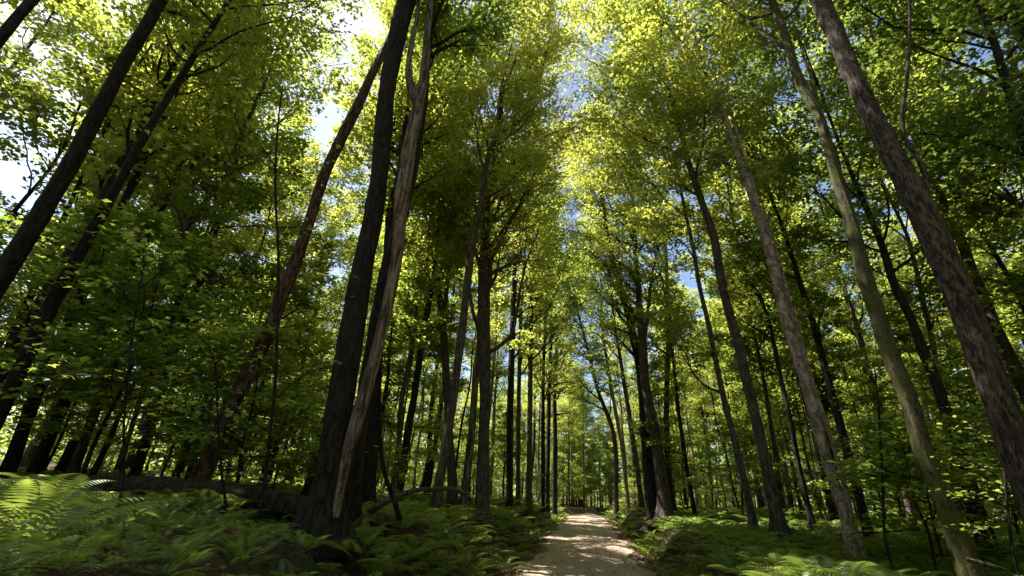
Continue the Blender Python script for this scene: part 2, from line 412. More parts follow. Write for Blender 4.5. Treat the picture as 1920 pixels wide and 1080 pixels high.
def tree(name, label, pts, depth, bark, H=22, crown=None, group=None, flare=1.1, sides=30, stems=(), cat='tree', rough=0.05, stop=False):
    P, R = stem3d(pts, depth)
    gz = float(ground_z(P[0, 0], P[0, 1])) - 0.12
    if P[0, 2] > gz + 0.05:
        d = _n(P[0] - P[1]) if len(P) > 1 else -UP
        d = _n(np.array([d[0] * .5, d[1] * .5, -1])); k = (P[0, 2] - gz) / -d[2]
        P = np.vstack([P[0] + d * k, P]); R = np.concatenate([[R[0] * 1.05], R])
        P[0, 2] = float(ground_z(P[0, 0], P[0, 1])) - 0.12
    top = P[0, 2] + H
    if not stop and P[-1, 2] < top:
        d = _n(P[-1] - P[-2]); n = max(3, int((top - P[-1, 2]) / 1.6)); st = (top - P[-1, 2]) / n; r0 = R[-1]; ext, er_ = [], []
        p = P[-1].copy()
        for k in range(n):
            d = _n(d * 0.8 + UP * 0.25 + rng.normal(0, 0.05, 3)); p = p + d * st / max(d[2], .3); ext.append(p.copy()); er_.append(r0 + (0.02 - r0) * (k + 1) / n)
        P = np.vstack([P, ext]); R = np.concatenate([R, er_])
    Q = catmull(np.column_stack([P, R]), int(max(24, min(170 if sides > 16 else 80, (P[-1, 2] - P[0, 2]) * (8.5 if sides > 16 else 4.5)))))
    tr, rad = Q[:, :3], np.maximum(Q[:, 3], 0.008)
    base = tr[0].copy()
    root = thing(name, base, label, cat, group)
    mb = MB(); tube(mb, tr, rad, sides, rough, (base[2], flare, 0.34) if flare else None, ridge=.045 if sides > 16 else 0)
    link('trunk', mb.mesh('trunk', bark, True, base), root)
    alltr = [(tr, rad)]
    for (sp, sname) in stems:
        nrm = _n(np.array([tr[0, 0], tr[0, 1], 0])); Ps = np.array([on_plane(x, y, tr[0], nrm) for x, y, w in sp])
        Rs = true_radius(Ps, [p[2] for p in sp])
        j = np.argmin(np.linalg.norm(tr - Ps[0], axis=1)); Ps[0] = tr[j]
        Qs = catmull(np.column_stack([Ps, Rs]), 24); mb = MB(); tube(mb, Qs[:, :3], np.maximum(Qs[:, 3], .006), 9, rough)
        link(sname, mb.mesh(sname, bark, True, base), root); alltr.append((Qs[:, :3], np.maximum(Qs[:, 3], .006)))
    if crown:
        c = dict(z=10, n=14, L=4.0, el=(25, 60), leaves=9000, size=0.125, tone=0.5, t6=True, mat='leaf', sub=7, bias=None, curl=.35, bare=False); c.update(crown)
        if c['bias'] is None and abs(base[0]) < 9: c['bias'] = (-0.48 * np.sign(base[0]), -.05, 0)
        bm, A = make_crown(tr, rad, base[2] + c['z'], c['n'], c['L'], c['el'], c['sub'], c['curl'], c['bias'])
        for (t2, r2) in ([] if c['bare'] else alltr[1:]):
            b2, A2 = make_crown(t2, r2, t2[len(t2) // 3, 2], 5, c['L'] * 0.5, c['el'], c['sub'])
            for vv, ff in zip([np.concatenate(b2.v)], [b2.f]): bm.add(vv, [f for f in ff])
            A = np.vstack([A, A2])
        link('branchwork', bm.mesh('branchwork', bark, True, base), root)
        lm = crown_leaves(A, c['leaves'], c['size'], LEAF6 if c['t6'] else LEAF4, tone=c['tone'])
        link('crown', lm.mesh('crown', c['mat'], False, base, True), root)
    return root, tr

hero_xy = []
def T(*a, **k):
    r_, tr = tree(*a, **k); hero_xy.append((tr[0, 0], tr[0, 1], tr)); return r_

# --- left of the road, near
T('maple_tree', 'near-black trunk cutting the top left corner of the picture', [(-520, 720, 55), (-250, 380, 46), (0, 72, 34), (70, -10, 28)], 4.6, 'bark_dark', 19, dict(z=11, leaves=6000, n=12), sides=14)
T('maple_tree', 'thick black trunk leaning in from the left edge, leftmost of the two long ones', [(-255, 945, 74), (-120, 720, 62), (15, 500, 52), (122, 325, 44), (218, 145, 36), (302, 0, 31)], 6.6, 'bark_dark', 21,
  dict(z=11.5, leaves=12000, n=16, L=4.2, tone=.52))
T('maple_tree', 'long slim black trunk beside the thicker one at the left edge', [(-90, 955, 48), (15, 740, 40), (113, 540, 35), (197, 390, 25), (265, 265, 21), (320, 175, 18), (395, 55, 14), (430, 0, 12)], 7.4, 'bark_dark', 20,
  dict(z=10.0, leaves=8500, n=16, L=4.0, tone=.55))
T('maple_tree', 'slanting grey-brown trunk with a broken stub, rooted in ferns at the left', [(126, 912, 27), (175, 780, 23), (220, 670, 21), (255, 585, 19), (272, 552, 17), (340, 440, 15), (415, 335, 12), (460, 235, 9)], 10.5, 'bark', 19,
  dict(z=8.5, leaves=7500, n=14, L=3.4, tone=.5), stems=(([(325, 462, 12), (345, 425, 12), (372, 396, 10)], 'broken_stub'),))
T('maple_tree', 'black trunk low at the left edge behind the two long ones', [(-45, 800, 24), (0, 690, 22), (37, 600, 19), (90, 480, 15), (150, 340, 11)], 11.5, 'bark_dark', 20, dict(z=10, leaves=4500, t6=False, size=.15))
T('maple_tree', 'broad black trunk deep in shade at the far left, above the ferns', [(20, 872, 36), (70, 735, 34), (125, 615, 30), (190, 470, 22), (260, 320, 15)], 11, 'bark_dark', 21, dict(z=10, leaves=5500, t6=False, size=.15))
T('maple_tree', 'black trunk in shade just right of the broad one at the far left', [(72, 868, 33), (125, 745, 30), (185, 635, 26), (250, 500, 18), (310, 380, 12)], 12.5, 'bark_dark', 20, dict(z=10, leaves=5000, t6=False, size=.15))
T('tree_stump', 'short black snag beside the slanting grey trunk at the left', [(108, 895, 32), (122, 868, 30), (140, 826, 26)], 12, 'bark_dark', stop=True, flare=.4, cat='stump')
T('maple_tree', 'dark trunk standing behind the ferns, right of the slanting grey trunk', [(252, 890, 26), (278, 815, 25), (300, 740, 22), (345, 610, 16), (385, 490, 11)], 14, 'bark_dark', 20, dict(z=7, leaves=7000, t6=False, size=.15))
T('maple_tree', 'thin dark trunk in the gap left of the peeling red trunk', [(224, 880, 13), (240, 825, 12), (255, 775, 12), (300, 650, 10), (350, 520, 8)], 17, 'bark', 19, dict(z=7, leaves=6000, t6=False, size=.16))
T('dead_tree', 'leaning dead trunk with peeling reddish bark left of the big double tree', [(362, 922, 46), (385, 875, 38), (435, 760, 32), (490, 655, 33), (530, 550, 29), (550, 500, 26), (585, 400, 24), (620, 300, 25), (665, 210, 22), (695, 145, 20), (735, 65, 18), (770, -10, 15)], 8.6, 'bark_red', 15.5,
  rough=.09, flare=.7)
# --- the big double tree
T('maple_tree', 'large near-black trunk with flaring roots, darkest of the cluster left of the road', [(598, 1015, 88), (612, 930, 70), (622, 850, 61), (640, 740, 57), (657, 640, 55), (681, 500, 47), (701, 400, 41), (714, 300, 38), (722, 200, 37), (738, 100, 39), (762, 0, 42), (776, -60, 36)], 6.3, 'bark_dark', 21,
  dict(z=12.5, leaves=12000, n=16, L=4.5, tone=.5), sides=44, flare=1.5, rough=.05)
T('dead_tree', 'bare pale barkless trunk pressed against the large dark trunk', [(612, 1040, 20), (628, 965, 23), (646, 875, 25), (670, 785, 28), (705, 665, 27), (733, 545, 24), (741, 500, 25), (752, 380, 31), (768, 280, 30), (784, 200, 25), (797, 120, 17), (803, 50, 14), (808, -10, 12)], 6.12, 'bark_pale', 15,
  sides=30, flare=.3, rough=.08, stems=(([(775, 195, 22), (768, 155, 20), (766, 120, 15), (772, 80, 12), (782, 30, 10), (786, -20, 8)], 'fork'),))
T('maple_tree', 'dark trunk showing behind the right side of the pale dead one', [(652, 985, 46), (668, 850, 38), (692, 700, 34), (715, 560, 34), (742, 440, 32), (768, 330, 30), (788, 215, 26), (800, 100, 20), (812, 0, 16)], 7.2, 'bark_dark', 20, dict(z=10.5, leaves=11000, n=15, L=4.2), stems=(([(797, 105, 12), (830, 92, 9), (862, 76, 5)], 'branch'),))
T('maple_tree', 'straight dark trunk just right of the big double tree, behind the logs', [(690, 930, 30), (697, 830, 27), (706, 690, 24), (722, 540, 20), (735, 380, 15)], 12.5, 'bark_dark', 21, dict(z=9, leaves=9000, n=15))
# --- middle left
T('maple_tree', 'slender leaning grey trunk crossing the fork at the centre left', [(819, 940, 22), (840, 810, 19), (855, 705, 18), (865, 630, 17), (875, 540, 16), (882, 485, 16), (888, 445, 15), (900, 390, 13), (912, 310, 12), (932, 245, 11), (940, 175, 9), (955, 140, 7)], 12.0, 'bark', 20,
  dict(z=10, leaves=11000, n=14, L=3.6, tone=.6, el=(35, 65)))
T('maple_tree', 'forked trunk whose stems open in a narrow V, left of the leaning grey one', [(848, 918, 22), (842, 810, 17), (836, 690, 17), (830, 600, 16), (820, 530, 12), (808, 470, 10), (800, 420, 8), (790, 340, 6)], 17, 'bark', 20,
  dict(z=9.5, leaves=10000, n=15, L=3.6, t6=False, size=.15, tone=.5, el=(40, 70)), stems=(([(831, 620, 12), (838, 540, 9), (846, 470, 7), (850, 400, 5)], 'stem'),))
T('maple_tree', 'trunk with pale lit side leaning onto the stout many-limbed tree', [(872, 922, 20), (886, 790, 15), (894, 690, 14), (900, 640, 12), (904, 560, 10), (908, 470, 7)], 17.2, 'bark_pale', 17, dict(z=12, leaves=4000, n=8, t6=False, size=.15))
T('maple_tree', 'stout straight trunk whose limbs fan out high beside the road', [(904, 938, 30), (906, 850, 25), (910, 740, 24), (907, 650, 30), (907, 560, 26), (908, 500, 24), (911, 425, 18), (916, 360, 14), (928, 290, 11), (940, 220, 8)], 15.5, 'bark', 22.5,
  dict(z=8.0, leaves=24000, n=34, L=5.2, el=(34, 70), tone=.66, sub=8, curl=.25), sides=20,
  stems=(([(912, 665, 12), (935, 650, 9), (957, 630, 8), (968, 590, 7), (975, 545, 6), (988, 490, 4), (1010, 430, 3)], 'limb'), ([(902, 640, 10), (888, 590, 8), (881, 550, 7), (878, 490, 5), (868, 430, 4)], 'limb'),
         ([(908, 520, 9), (930, 470, 7), (962, 410, 5), (1000, 350, 3)], 'limb'), ([(905, 540, 10), (892, 470, 7), (872, 400, 6), (850, 330, 4)], 'limb')))
AV = dict(z=7.5, leaves=7500, n=17, L=4.1, t6=False, size=.17, tone=.55, el=(35, 65))
for lab, pts, dep, bk in (
    ('dark avenue trunk just right of the stout many-limbed tree', [(955, 938, 17), (956, 800, 15), (960, 640, 13), (966, 480, 9)], 22, 'bark_dark'),
    ('thin avenue trunk, second right of the stout many-limbed tree', [(971, 942, 11), (972, 800, 10), (975, 640, 8), (978, 500, 6)], 26, 'bark'),
    ('sunlit mossy avenue trunk left of the road, third from the stout tree', [(992, 948, 15), (993, 850, 12), (994, 720, 11), (996, 560, 8)], 24, 'bark_moss'),
    ('slim black trunk left of the road before the far pair', [(1018, 951, 9), (1018, 830, 9), (1019, 700, 7), (1024, 560, 5)], 32, 'bark_dark'),
    ('dark trunk left of the road, middle of the far three', [(1027, 953, 10), (1028, 830, 9), (1031, 690, 8), (1036, 560, 5)], 34, 'bark_dark'),
    ('dark trunk nearest the road on the left, last before the crest', [(1040, 958, 12), (1041, 830, 10), (1040, 720, 8), (1048, 600, 5)], 36, 'bark_dark'),
    ('leaning dark trunk nearest the road on the right', [(1156, 958, 11), (1147, 800, 10), (1122, 735, 8), (1103, 660, 7), (1085, 590, 5)], 34, 'bark'),
    ('pale sunlit trunk right of the road between two dark ones', [(1178, 958, 10), (1168, 850, 9), (1155, 775, 8), (1140, 690, 7), (1128, 600, 5)], 33, 'bark_birch'),
    ('brown trunk right of the road left of the big twin trunks', [(1204, 955, 13), (1191, 850, 11), (1180, 780, 10), (1166, 690, 8), (1150, 590, 6)], 28, 'bark'),
    ('thin straight trunk behind the big twin trunks right of the road', [(1262, 948, 16), (1251, 850, 14), (1250, 740, 13), (1254, 620, 12), (1250, 520, 9)], 22, 'bark'),
    ('slim dark trunk standing right of the big twin trunks', [(1303, 965, 10), (1289, 885, 10), (1275, 790, 8), (1264, 690, 7), (1255, 600, 5)], 20, 'bark_dark')):
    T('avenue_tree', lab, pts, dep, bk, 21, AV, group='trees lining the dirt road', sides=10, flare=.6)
# --- right of the road
T('maple_tree', 'dark left trunk of the big twin pair right of the road', [(1224, 962, 30), (1214, 850, 25), (1209, 780, 23), (1200, 690, 20), (1185, 620, 15), (1164, 540, 12), (1145, 470, 9), (1132, 390, 7)], 20.5, 'bark_dark', 23,
  dict(z=8, leaves=16000, n=24, L=4.4, el=(30, 68), tone=.68))
T('maple_tree', 'grey right trunk of the big twin pair right of the road', [(1248, 966, 33), (1240, 895, 27), (1228, 815, 25), (1212, 735, 21), (1205, 650, 18), (1197, 540, 13), (1190, 450, 9), (1186, 360, 6)], 19.5, 'bark', 23.5,
  dict(z=8, leaves=16000, n=24, L=4.4, el=(30, 68), tone=.68), stems=(([(1206, 660, 10), (1214, 590, 8), (1222, 520, 6), (1240, 440, 4)], 'stem'),))
T('maple_tree', 'slim pale grey trunk with a wavy stem, left of the tall brown one', [(1414, 990, 18), (1387, 865, 15), (1360, 760, 13), (1345, 690, 13), (1330, 615, 11), (1312, 540, 9), (1300, 465, 8), (1284, 395, 7), (1272, 330, 5)], 12.5, 'bark', 19,
  dict(z=8.5, leaves=10000, n=14, L=3.6, tone=.66), stems=(([(1352, 735, 7), (1325, 725, 5), (1300, 700, 4), (1285, 660, 3)], 'branch'),))
T('maple_tree', 'tall straight brown trunk, brightest at mid height, right of the road', [(1462, 998, 34), (1448, 930, 28), (1435, 865, 25), (1410, 755, 23), (1380, 630, 21), (1355, 540, 20), (1340, 450, 18), (1315, 375, 15), (1290, 300, 13), (1275, 240, 12), (1240, 125, 9), (1228, 50, 7)], 11.2, 'bark', 22,
  dict(z=10.5, leaves=17000, n=20, L=4.6, tone=.72, bias=(-.25, .05, 0)))
T('maple_tree', 'thin dark trunk between the tall brown one and the blotched pale one', [(1527, 1000, 15), (1500, 885, 13), (1480, 780, 11), (1465, 715, 10), (1450, 640, 9), (1430, 570, 8), (1405, 525, 8), (1375, 415, 6)], 15, 'bark_dark', 19, dict(z=7, leaves=8000, t6=False, size=.15, tone=.55))
T('birch_tree', 'pale blotched smooth trunk catching sun, rooted in ferns at the right', [(1604, 1035, 46), (1588, 975, 29), (1565, 910, 25), (1530, 790, 26), (1500, 685, 25), (1475, 600, 26), (1460, 540, 24), (1448, 490, 23), (1425, 415, 22), (1405, 350, 18), (1375, 270, 14), (1360, 220, 12), (1330, 155, 8)], 9.0, 'bark_birch', 20,
  dict(z=12.0, leaves=12000, n=16, L=4.2, tone=.66, bias=(-.2, .2, 0), bare=True), flare=.7, sides=30, stems=(([(1430, 425, 10), (1414, 350, 8), (1395, 290, 6), (1378, 235, 5)], 'stem'),))
T('birch_tree', 'thin pale stem close behind the blotched sunlit trunk', [(1602, 990, 14), (1575, 880, 12), (1548, 790, 11), (1530, 740, 11), (1510, 670, 10), (1495, 615, 9), (1472, 530, 7), (1445, 430, 5)], 9.8, 'bark_birch', 15, dict(z=9, leaves=3500, n=8, L=2.4))
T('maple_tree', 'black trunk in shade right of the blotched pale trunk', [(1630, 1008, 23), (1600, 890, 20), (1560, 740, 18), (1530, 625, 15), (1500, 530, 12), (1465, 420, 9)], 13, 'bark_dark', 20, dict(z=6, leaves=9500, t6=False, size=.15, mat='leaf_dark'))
T('maple_tree', 'moss-covered green trunk with a bent fork high up, at the right', [(1810, 1050, 58), (1772, 950, 46), (1730, 840, 44), (1700, 740, 42), (1670, 665, 40), (1640, 575, 37), (1628, 540, 36), (1613, 480, 34), (1590, 400, 31), (1565, 320, 27), (1550, 265, 24), (1533, 210, 24), (1502, 160, 25), (1482, 100, 21), (1465, 45, 19), (1447, 0, 17), (1430, -60, 14)], 7.0, 'bark_moss', 20,
  dict(z=13.5, leaves=9000, n=14, L=4.0, tone=.66, bare=True, bias=(-.1, .35, .3)), sides=36, flare=.9, rough=.07,
  stems=(([(1480, 96, 13), (1462, 84, 11), (1432, 62, 9), (1405, 40, 8), (1365, 10, 6), (1325, -14, 5)], 'branch'), ([(1542, 240, 11), (1530, 190, 10), (1524, 150, 9), (1508, 110, 7), (1495, 60, 5)], 'fork')))
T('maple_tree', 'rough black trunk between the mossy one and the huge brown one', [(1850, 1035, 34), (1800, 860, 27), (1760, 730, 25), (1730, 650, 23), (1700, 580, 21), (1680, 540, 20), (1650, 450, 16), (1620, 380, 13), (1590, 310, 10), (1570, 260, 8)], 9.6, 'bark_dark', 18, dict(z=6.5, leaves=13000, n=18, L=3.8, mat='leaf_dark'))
T('maple_tree', 'huge ridged brown trunk curving in from the right edge, largest at the right', [(2000, 1090, 104), (1935, 920, 88), (1893, 800, 82), (1850, 690, 78), (1792, 540, 72), (1762, 470, 68), (1708, 352, 62), (1682, 305, 54), (1637, 222, 47), (1592, 122, 45), (1562, 55, 45), (1537, 0, 45), (1508, -70, 40)], 5.0, 'bark_big', 20,
  dict(z=14, leaves=8000, n=13, L=4.2, tone=.55, bare=True, bias=(.1, .3, .3)), sides=44, flare=.8, rough=.045, stems=(([(1735, 395, 26), (1738, 338, 17), (1722, 300, 12), (1697, 258, 11), (1692, 225, 11), (1700, 150, 10), (1706, 50, 8), (1704, -20, 6)], 'limb'),))
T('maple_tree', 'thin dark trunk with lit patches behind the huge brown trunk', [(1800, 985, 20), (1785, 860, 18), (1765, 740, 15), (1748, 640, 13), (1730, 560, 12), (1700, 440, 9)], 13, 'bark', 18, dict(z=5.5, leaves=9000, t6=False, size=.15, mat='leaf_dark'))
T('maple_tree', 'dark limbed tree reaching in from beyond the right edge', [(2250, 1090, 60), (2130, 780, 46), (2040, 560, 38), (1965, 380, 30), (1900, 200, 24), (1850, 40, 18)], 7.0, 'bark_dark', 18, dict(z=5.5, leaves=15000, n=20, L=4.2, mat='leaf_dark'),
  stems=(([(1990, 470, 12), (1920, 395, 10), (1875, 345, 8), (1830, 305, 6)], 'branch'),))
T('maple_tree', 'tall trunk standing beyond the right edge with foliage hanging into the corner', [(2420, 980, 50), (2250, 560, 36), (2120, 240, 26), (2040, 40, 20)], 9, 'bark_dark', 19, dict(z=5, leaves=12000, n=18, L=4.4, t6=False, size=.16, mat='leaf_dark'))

# --- the wood behind: eight tree shapes, copied as individuals
def proto_tree(H, r, zc, n, L, nl, size, bark, lmat, el, tone):
    n_ = 10; P = np.zeros((n_, 3)); P[:, 2] = np.linspace(-0.15, H, n_)
    P[1:, :2] = np.cumsum(rng.normal(0, 0.10, (n_ - 1, 2)), axis=0)
    Q = catmull(np.column_stack([P, np.linspace(r, 0.03, n_)]), 26); tr, rad = Q[:, :3], Q[:, 3]
    a = MB(); tube(a, tr, rad, 8, .06, (0, .7, .3))
    b, A = make_crown(tr, rad, zc, n, L, el, 5, limb_sides=4)
    c = crown_leaves(A, nl, size, LEAF4, (0.22, 0.085), tone)
    return (('trunk', a.mesh('trunk', bark, True)), ('branchwork', b.mesh('branchwork', bark, True)), ('crown', c.mesh('crown', lmat, False, tone=True)))
protos = [proto_tree(H, r_, zc, n, L, nl, .17, bk, lm, el, tn) for H, r_, zc, n, L, nl, bk, lm, el, tn in (
    (21, .17, 8, 18, 3.4, 11000, 'bark', 'leaf', (35, 65), .55), (23, .21, 10, 18, 3.8, 12000, 'bark_dark', 'leaf', (40, 70), .6),
    (18, .12, 5, 18, 2.8, 9500, 'bark', 'leaf', (25, 60), .5), (22, .18, 7, 20, 3.4, 11500, 'bark_dark', 'leaf', (35, 65), .55),
    (16, .10, 4, 18, 2.6, 9000, 'bark_dark', 'leaf', (20, 50), .5), (20, .15, 6, 20, 3.2, 11000, 'bark_birch', 'leaf', (30, 60), .6),
    (24, .23, 9, 20, 4.0, 12500, 'bark', 'leaf', (40, 68), .55), (14, .08, 3, 18, 2.4, 8000, 'bark_dark', 'leaf_dark', (15, 45), .5))]
REG = ((110, 'at the far left edge', 'left'), (330, 'left of the peeling red trunk', 'left'), (560, 'behind the peeling red trunk', 'left'), (730, 'behind the large dark double tree', 'left'),
       (885, 'between the double tree and the stout many-limbed tree', 'left'), (1062, 'behind the avenue trunks left of the road', 'left'), (1150, 'closing the end of the dirt road', 'middle'),
       (1290, 'behind the big twin trunks right of the road', 'right'), (1440, 'behind the tall straight brown trunk', 'right'), (1600, 'behind the pale blotched trunk', 'right'), (1780, 'behind the mossy trunk', 'right'), (9999, 'at the far right edge', 'right'))
KINDW = ('grey-brown', 'tall dark', 'slim grey-brown', 'straight dark', 'thin dark', 'pale-barked', 'stout grey-brown', 'small dark low-crowned')
YOUNGW = ('tall layered', 'medium bright green', 'small bright green', 'tall bright green', 'knee-high bushy', 'dark green')
def region(x, y):
    u, v, d = project(np.array([[x, y, float(ground_z(x, y))]])); d = math.hypot(x, y)
    far = 'near' if d < 24 else ('middle-distance' if d < 42 else ('far' if d < 75 else 'farthest'))
    for lim, ph, sd_ in REG:
        if u[0] < lim: return ph, sd_, far, u[0]
placed = [(h[0], h[1]) for h in hero_xy]
def clear(x, y, d):
    return all((x - a) ** 2 + (y - b) ** 2 > d * d for a, b in placed)
def put(proto, name, x, y, rz, s, label, group, cat='tree'):
    o = thing(name, (x, y, float(ground_z(x, y)) - 0.05), label, cat, group, rz, s)
    for nm, me in proto: link(nm, me, o)
    return o
cnt = 0; tries = 0
while cnt < 285 and tries < 30000:
    tries += 1
    y = 9 + 125 * random.random() ** 1.25; x = random.uniform(-1, 1) * min(64, 12 + y * 1.0)
    if cnt < 22: x, y = random.uniform(-8, 6), random.uniform(80, 108)
    if abs(x - float(bend(y))) < 4.0: continue
    if y < 120 and abs(x) > 60: continue
    d2 = 2.0 if y < 30 else 1.9
    dist = math.hypot(x, y)
    if dist < 16.5 and not (dist > 12 and abs(x) > y * .95): continue
    if not clear(x, y, d2): continue
    placed.append((x, y)); cnt += 1
    pi_ = random.randrange(8); ph, sd_, far, _u = region(x, y)
    put(protos[pi_], 'forest_tree', x, y, random.uniform(0, 6.28), random.uniform(.85, 1.12), f'{far} {KINDW[pi_]} tree {ph}', f'trees of the wood on the {sd_}' if sd_ != 'middle' else 'far trees at the end of the road')
for (px_, dep_, pi_, lab) in ((-140, 9.5, 3, 'dark tree just outside the left edge with foliage hanging in at mid height'), (-60, 13, 2, 'slim tree at the very left edge behind the thick black trunk'), (30, 17, 6, 'stout tree at the left edge behind the black trunks'), (-330, 10, 7, 'low-crowned tree beyond the left edge'), (2080, 12, 4, 'thin dark tree just outside the right edge'), (585, 13.5, 1, 'tall dark tree close behind the peeling red trunk'), (738, 16, 2, 'slim grey-brown tree standing behind the mossy log')):
    q_ = pix(px_, 900, dep_); x, y = q_[0], q_[1]; placed.append((x, y)); put(protos[pi_], 'forest_tree', x, y, random.uniform(0, 6.28), 1.0, lab, 'trees at the picture edges')
# slender poles that never reached the light
def pole(H, r, bk):
    n_ = 8; P = np.zeros((n_, 3)); P[:, 2] = np.linspace(-.1, H, n_); P[1:, :2] = np.cumsum(rng.normal(0, .13, (n_ - 1, 2)), axis=0)
    Q = catmull(np.column_stack([P, np.linspace(r, .012, n_)]), 22); tr, rad = Q[:, :3], Q[:, 3]; a = MB(); tube(a, tr, rad, 7, .05, (0, .5, .2))
    b, A = make_crown(tr, rad, H * .45, 11, 1.5, (20, 60), 4, limb_sides=3); c = crown_leaves(A, 1900, .15, LEAF4, (.22, .08), .55)
    return (('trunk', a.mesh('trunk', bk, True)), ('branchwork', b.mesh('branchwork', bk, True)), ('crown', c.mesh('crown', 'leaf', False, tone=True)))
poles = [pole(13, .065, 'bark_dark'), pole(15, .085, 'bark_dark'), pole(11, .05, 'bark'), pole(16, .09, 'bark_birch')]; POLEW = ('slender dark', 'taller slender dark', 'very thin grey', 'slender pale')
cnt = 0
while cnt < 150:
    y = 14 + 62 * random.random() ** 1.2; x = random.uniform(-1, 1) * min(55, 6 + y * 1.0)
    if abs(x) < 4.6 or math.hypot(x, y) < 17 or not clear(x, y, 1.0): continue
    placed.append((x, y)); cnt += 1; pi_ = random.randrange(4); ph, sd_, far, _u = region(x, y)
    put(poles[pi_], 'pole_tree', x, y, random.uniform(0, 6.28), random.uniform(.85, 1.15), f'{far} {POLEW[pi_]} pole-like tree {ph}', 'slender pole trees between the big trunks')
# unseen trees added beside and behind the viewer to shade the near ferns
amb = [(random.uniform(-45, 45), random.uniform(-40, 6)) for _ in range(60)]
amb = [(x, y) for x, y in amb if abs(x) > 5 and math.hypot(x, y) > 9 and not (-22 < x < 0 and y > -7)]
for (x, y) in ((-15, 3.5), (-20, -2), (-11, -8), (11, 0), (15, 6), (7, -5), (-24, 10), (-26, 3), (20, 11), *amb):
    if clear(x, y, 1.5):
        placed.append((x, y)); put(random.choice(protos[:4]), 'forest_tree', x, y, random.uniform(0, 6.28), 1.0, 'unseen tree of the wood beside the viewer, added for its shade', 'unseen shade trees beside the viewer')

# --- low growth: young trees and shrubs between the trunks
def proto_under(H, n, L, nl, size, lmat, tn, el=(0, 28)):
    n_ = 6; P = np.zeros((n_, 3)); P[:, 2] = np.linspace(-0.1, H, n_); P[1:, :2] = np.cumsum(rng.normal(0, 0.07, (n_ - 1, 2)), axis=0)
    Q = catmull(np.column_stack([P, np.linspace(.012 + H * .006, .006, n_)]), 16); tr, rad = Q[:, :3], Q[:, 3]
    a = MB(); tube(a, tr, rad, 6, .04)
    b, A = make_crown(tr, rad, H * .18, n, L, el, 5, 0.1, shape='cone', limb_sides=4)
    c = crown_leaves(A, nl, size, LEAF4, (0.17, 0.05), tn, 0.33)
    return (('trunk', a.mesh('trunk', 'bark_dark', True)), ('branchwork', b.mesh('branchwork', 'bark_dark', True)), ('crown', c.mesh('crown', lmat, False, tone=True)))
unders = [proto_under(9.0, 24, 2.7, 6500, .15, 'leaf_young', .5), proto_under(5.5, 16, 2.2, 4200, .13, 'leaf_young', .5), proto_under(3.4, 13, 1.7, 2800, .12, 'leaf_young', .55), proto_under(7.5, 20, 2.5, 5200, .14, 'leaf_young', .5),
          proto_under(2.2, 10, 1.2, 1700, .11, 'leaf_young', .5), proto_under(6.0, 18, 2.4, 4200, .13, 'leaf_dark', .5)]
cnt = 0; tries = 0; upl = []; ue = 0
while cnt < 285 and tries < 20000:
    tries += 1
    y = 7 + 105 * random.random() ** 1.75; x = random.uniform(-1, 1) * min(50, 8 + y * 1.0); dist = math.hypot(x, y)
    if cnt < 30: x, y = random.uniform(-9, 7), random.uniform(78, 106); dist = y
    if abs(x - float(bend(y))) < 4.0 or dist < 11: continue
    if abs(x) < 5.6 and y < 24: continue
    if not clear(x, y, .7) or any((x - a) ** 2 + (y - b) ** 2 < 1.5 for a, b in upl): continue
    upl.append((x, y)); cnt += 1
    pi_ = random.choice(range(6) if dist > 17 else (1, 2, 4)); ph, sd_, far, _u = region(x, y)
    put(unders[pi_], 'young_tree', x, y, random.uniform(0, 6.28), random.uniform(.8, 1.2), f'{far} {YOUNGW[pi_]} young tree {ph}', f'young trees of the wood on the {sd_}')

# --- wood too far off to tell the trees apart
mb = MB(); nfar = 150000
a_ = rng.uniform(-math.pi, math.pi, nfar); back = np.abs(a_) > 1.35  # back: unseen ring of foliage added behind the viewer to block low skylight
a_ = np.where(back & (rng.random(nfar) < .6), rng.uniform(-1.3, 1.3, nfar), a_); back = np.abs(a_) > 1.35
rr = np.where(back, rng.uniform(45, 70, nfar), rng.uniform(80, 140, nfar))
rr = np.where(np.abs(a_) < .15, rng.uniform(128, 165, nfar), rr)
cx, cy_ = np.sin(a_) * rr, np.cos(a_) * rr
nc = 900; ca = rng.uniform(-math.pi, math.pi, nc)
hz = rng.uniform(0, 1, nfar) ** 1.5 * (17 + 3.5 * np.sin(a_ * 31) + 2.5 * np.sin(a_ * 77 + 1)); C = np.stack([cx, cy_, ground_z(cx, cy_) + .2 + hz], 1)
fs = np.where(back, 1.5, .55)
b_ = ~back; leaves(mb, C[b_], 0.80, LEAF4, .7, np.clip(rng.normal(.35, .2, b_.sum()), 0, 1)); leaves(mb, C[back], 1.5, LEAF4, .7)
fw = link('distant_wood', mb.mesh('distant_wood', 'leaf', False, None, True)); tag(fw, 'far green mass of the wood behind all trunks, with an unseen ring added behind the viewer to block low skylight', 'forest', kind='stuff')

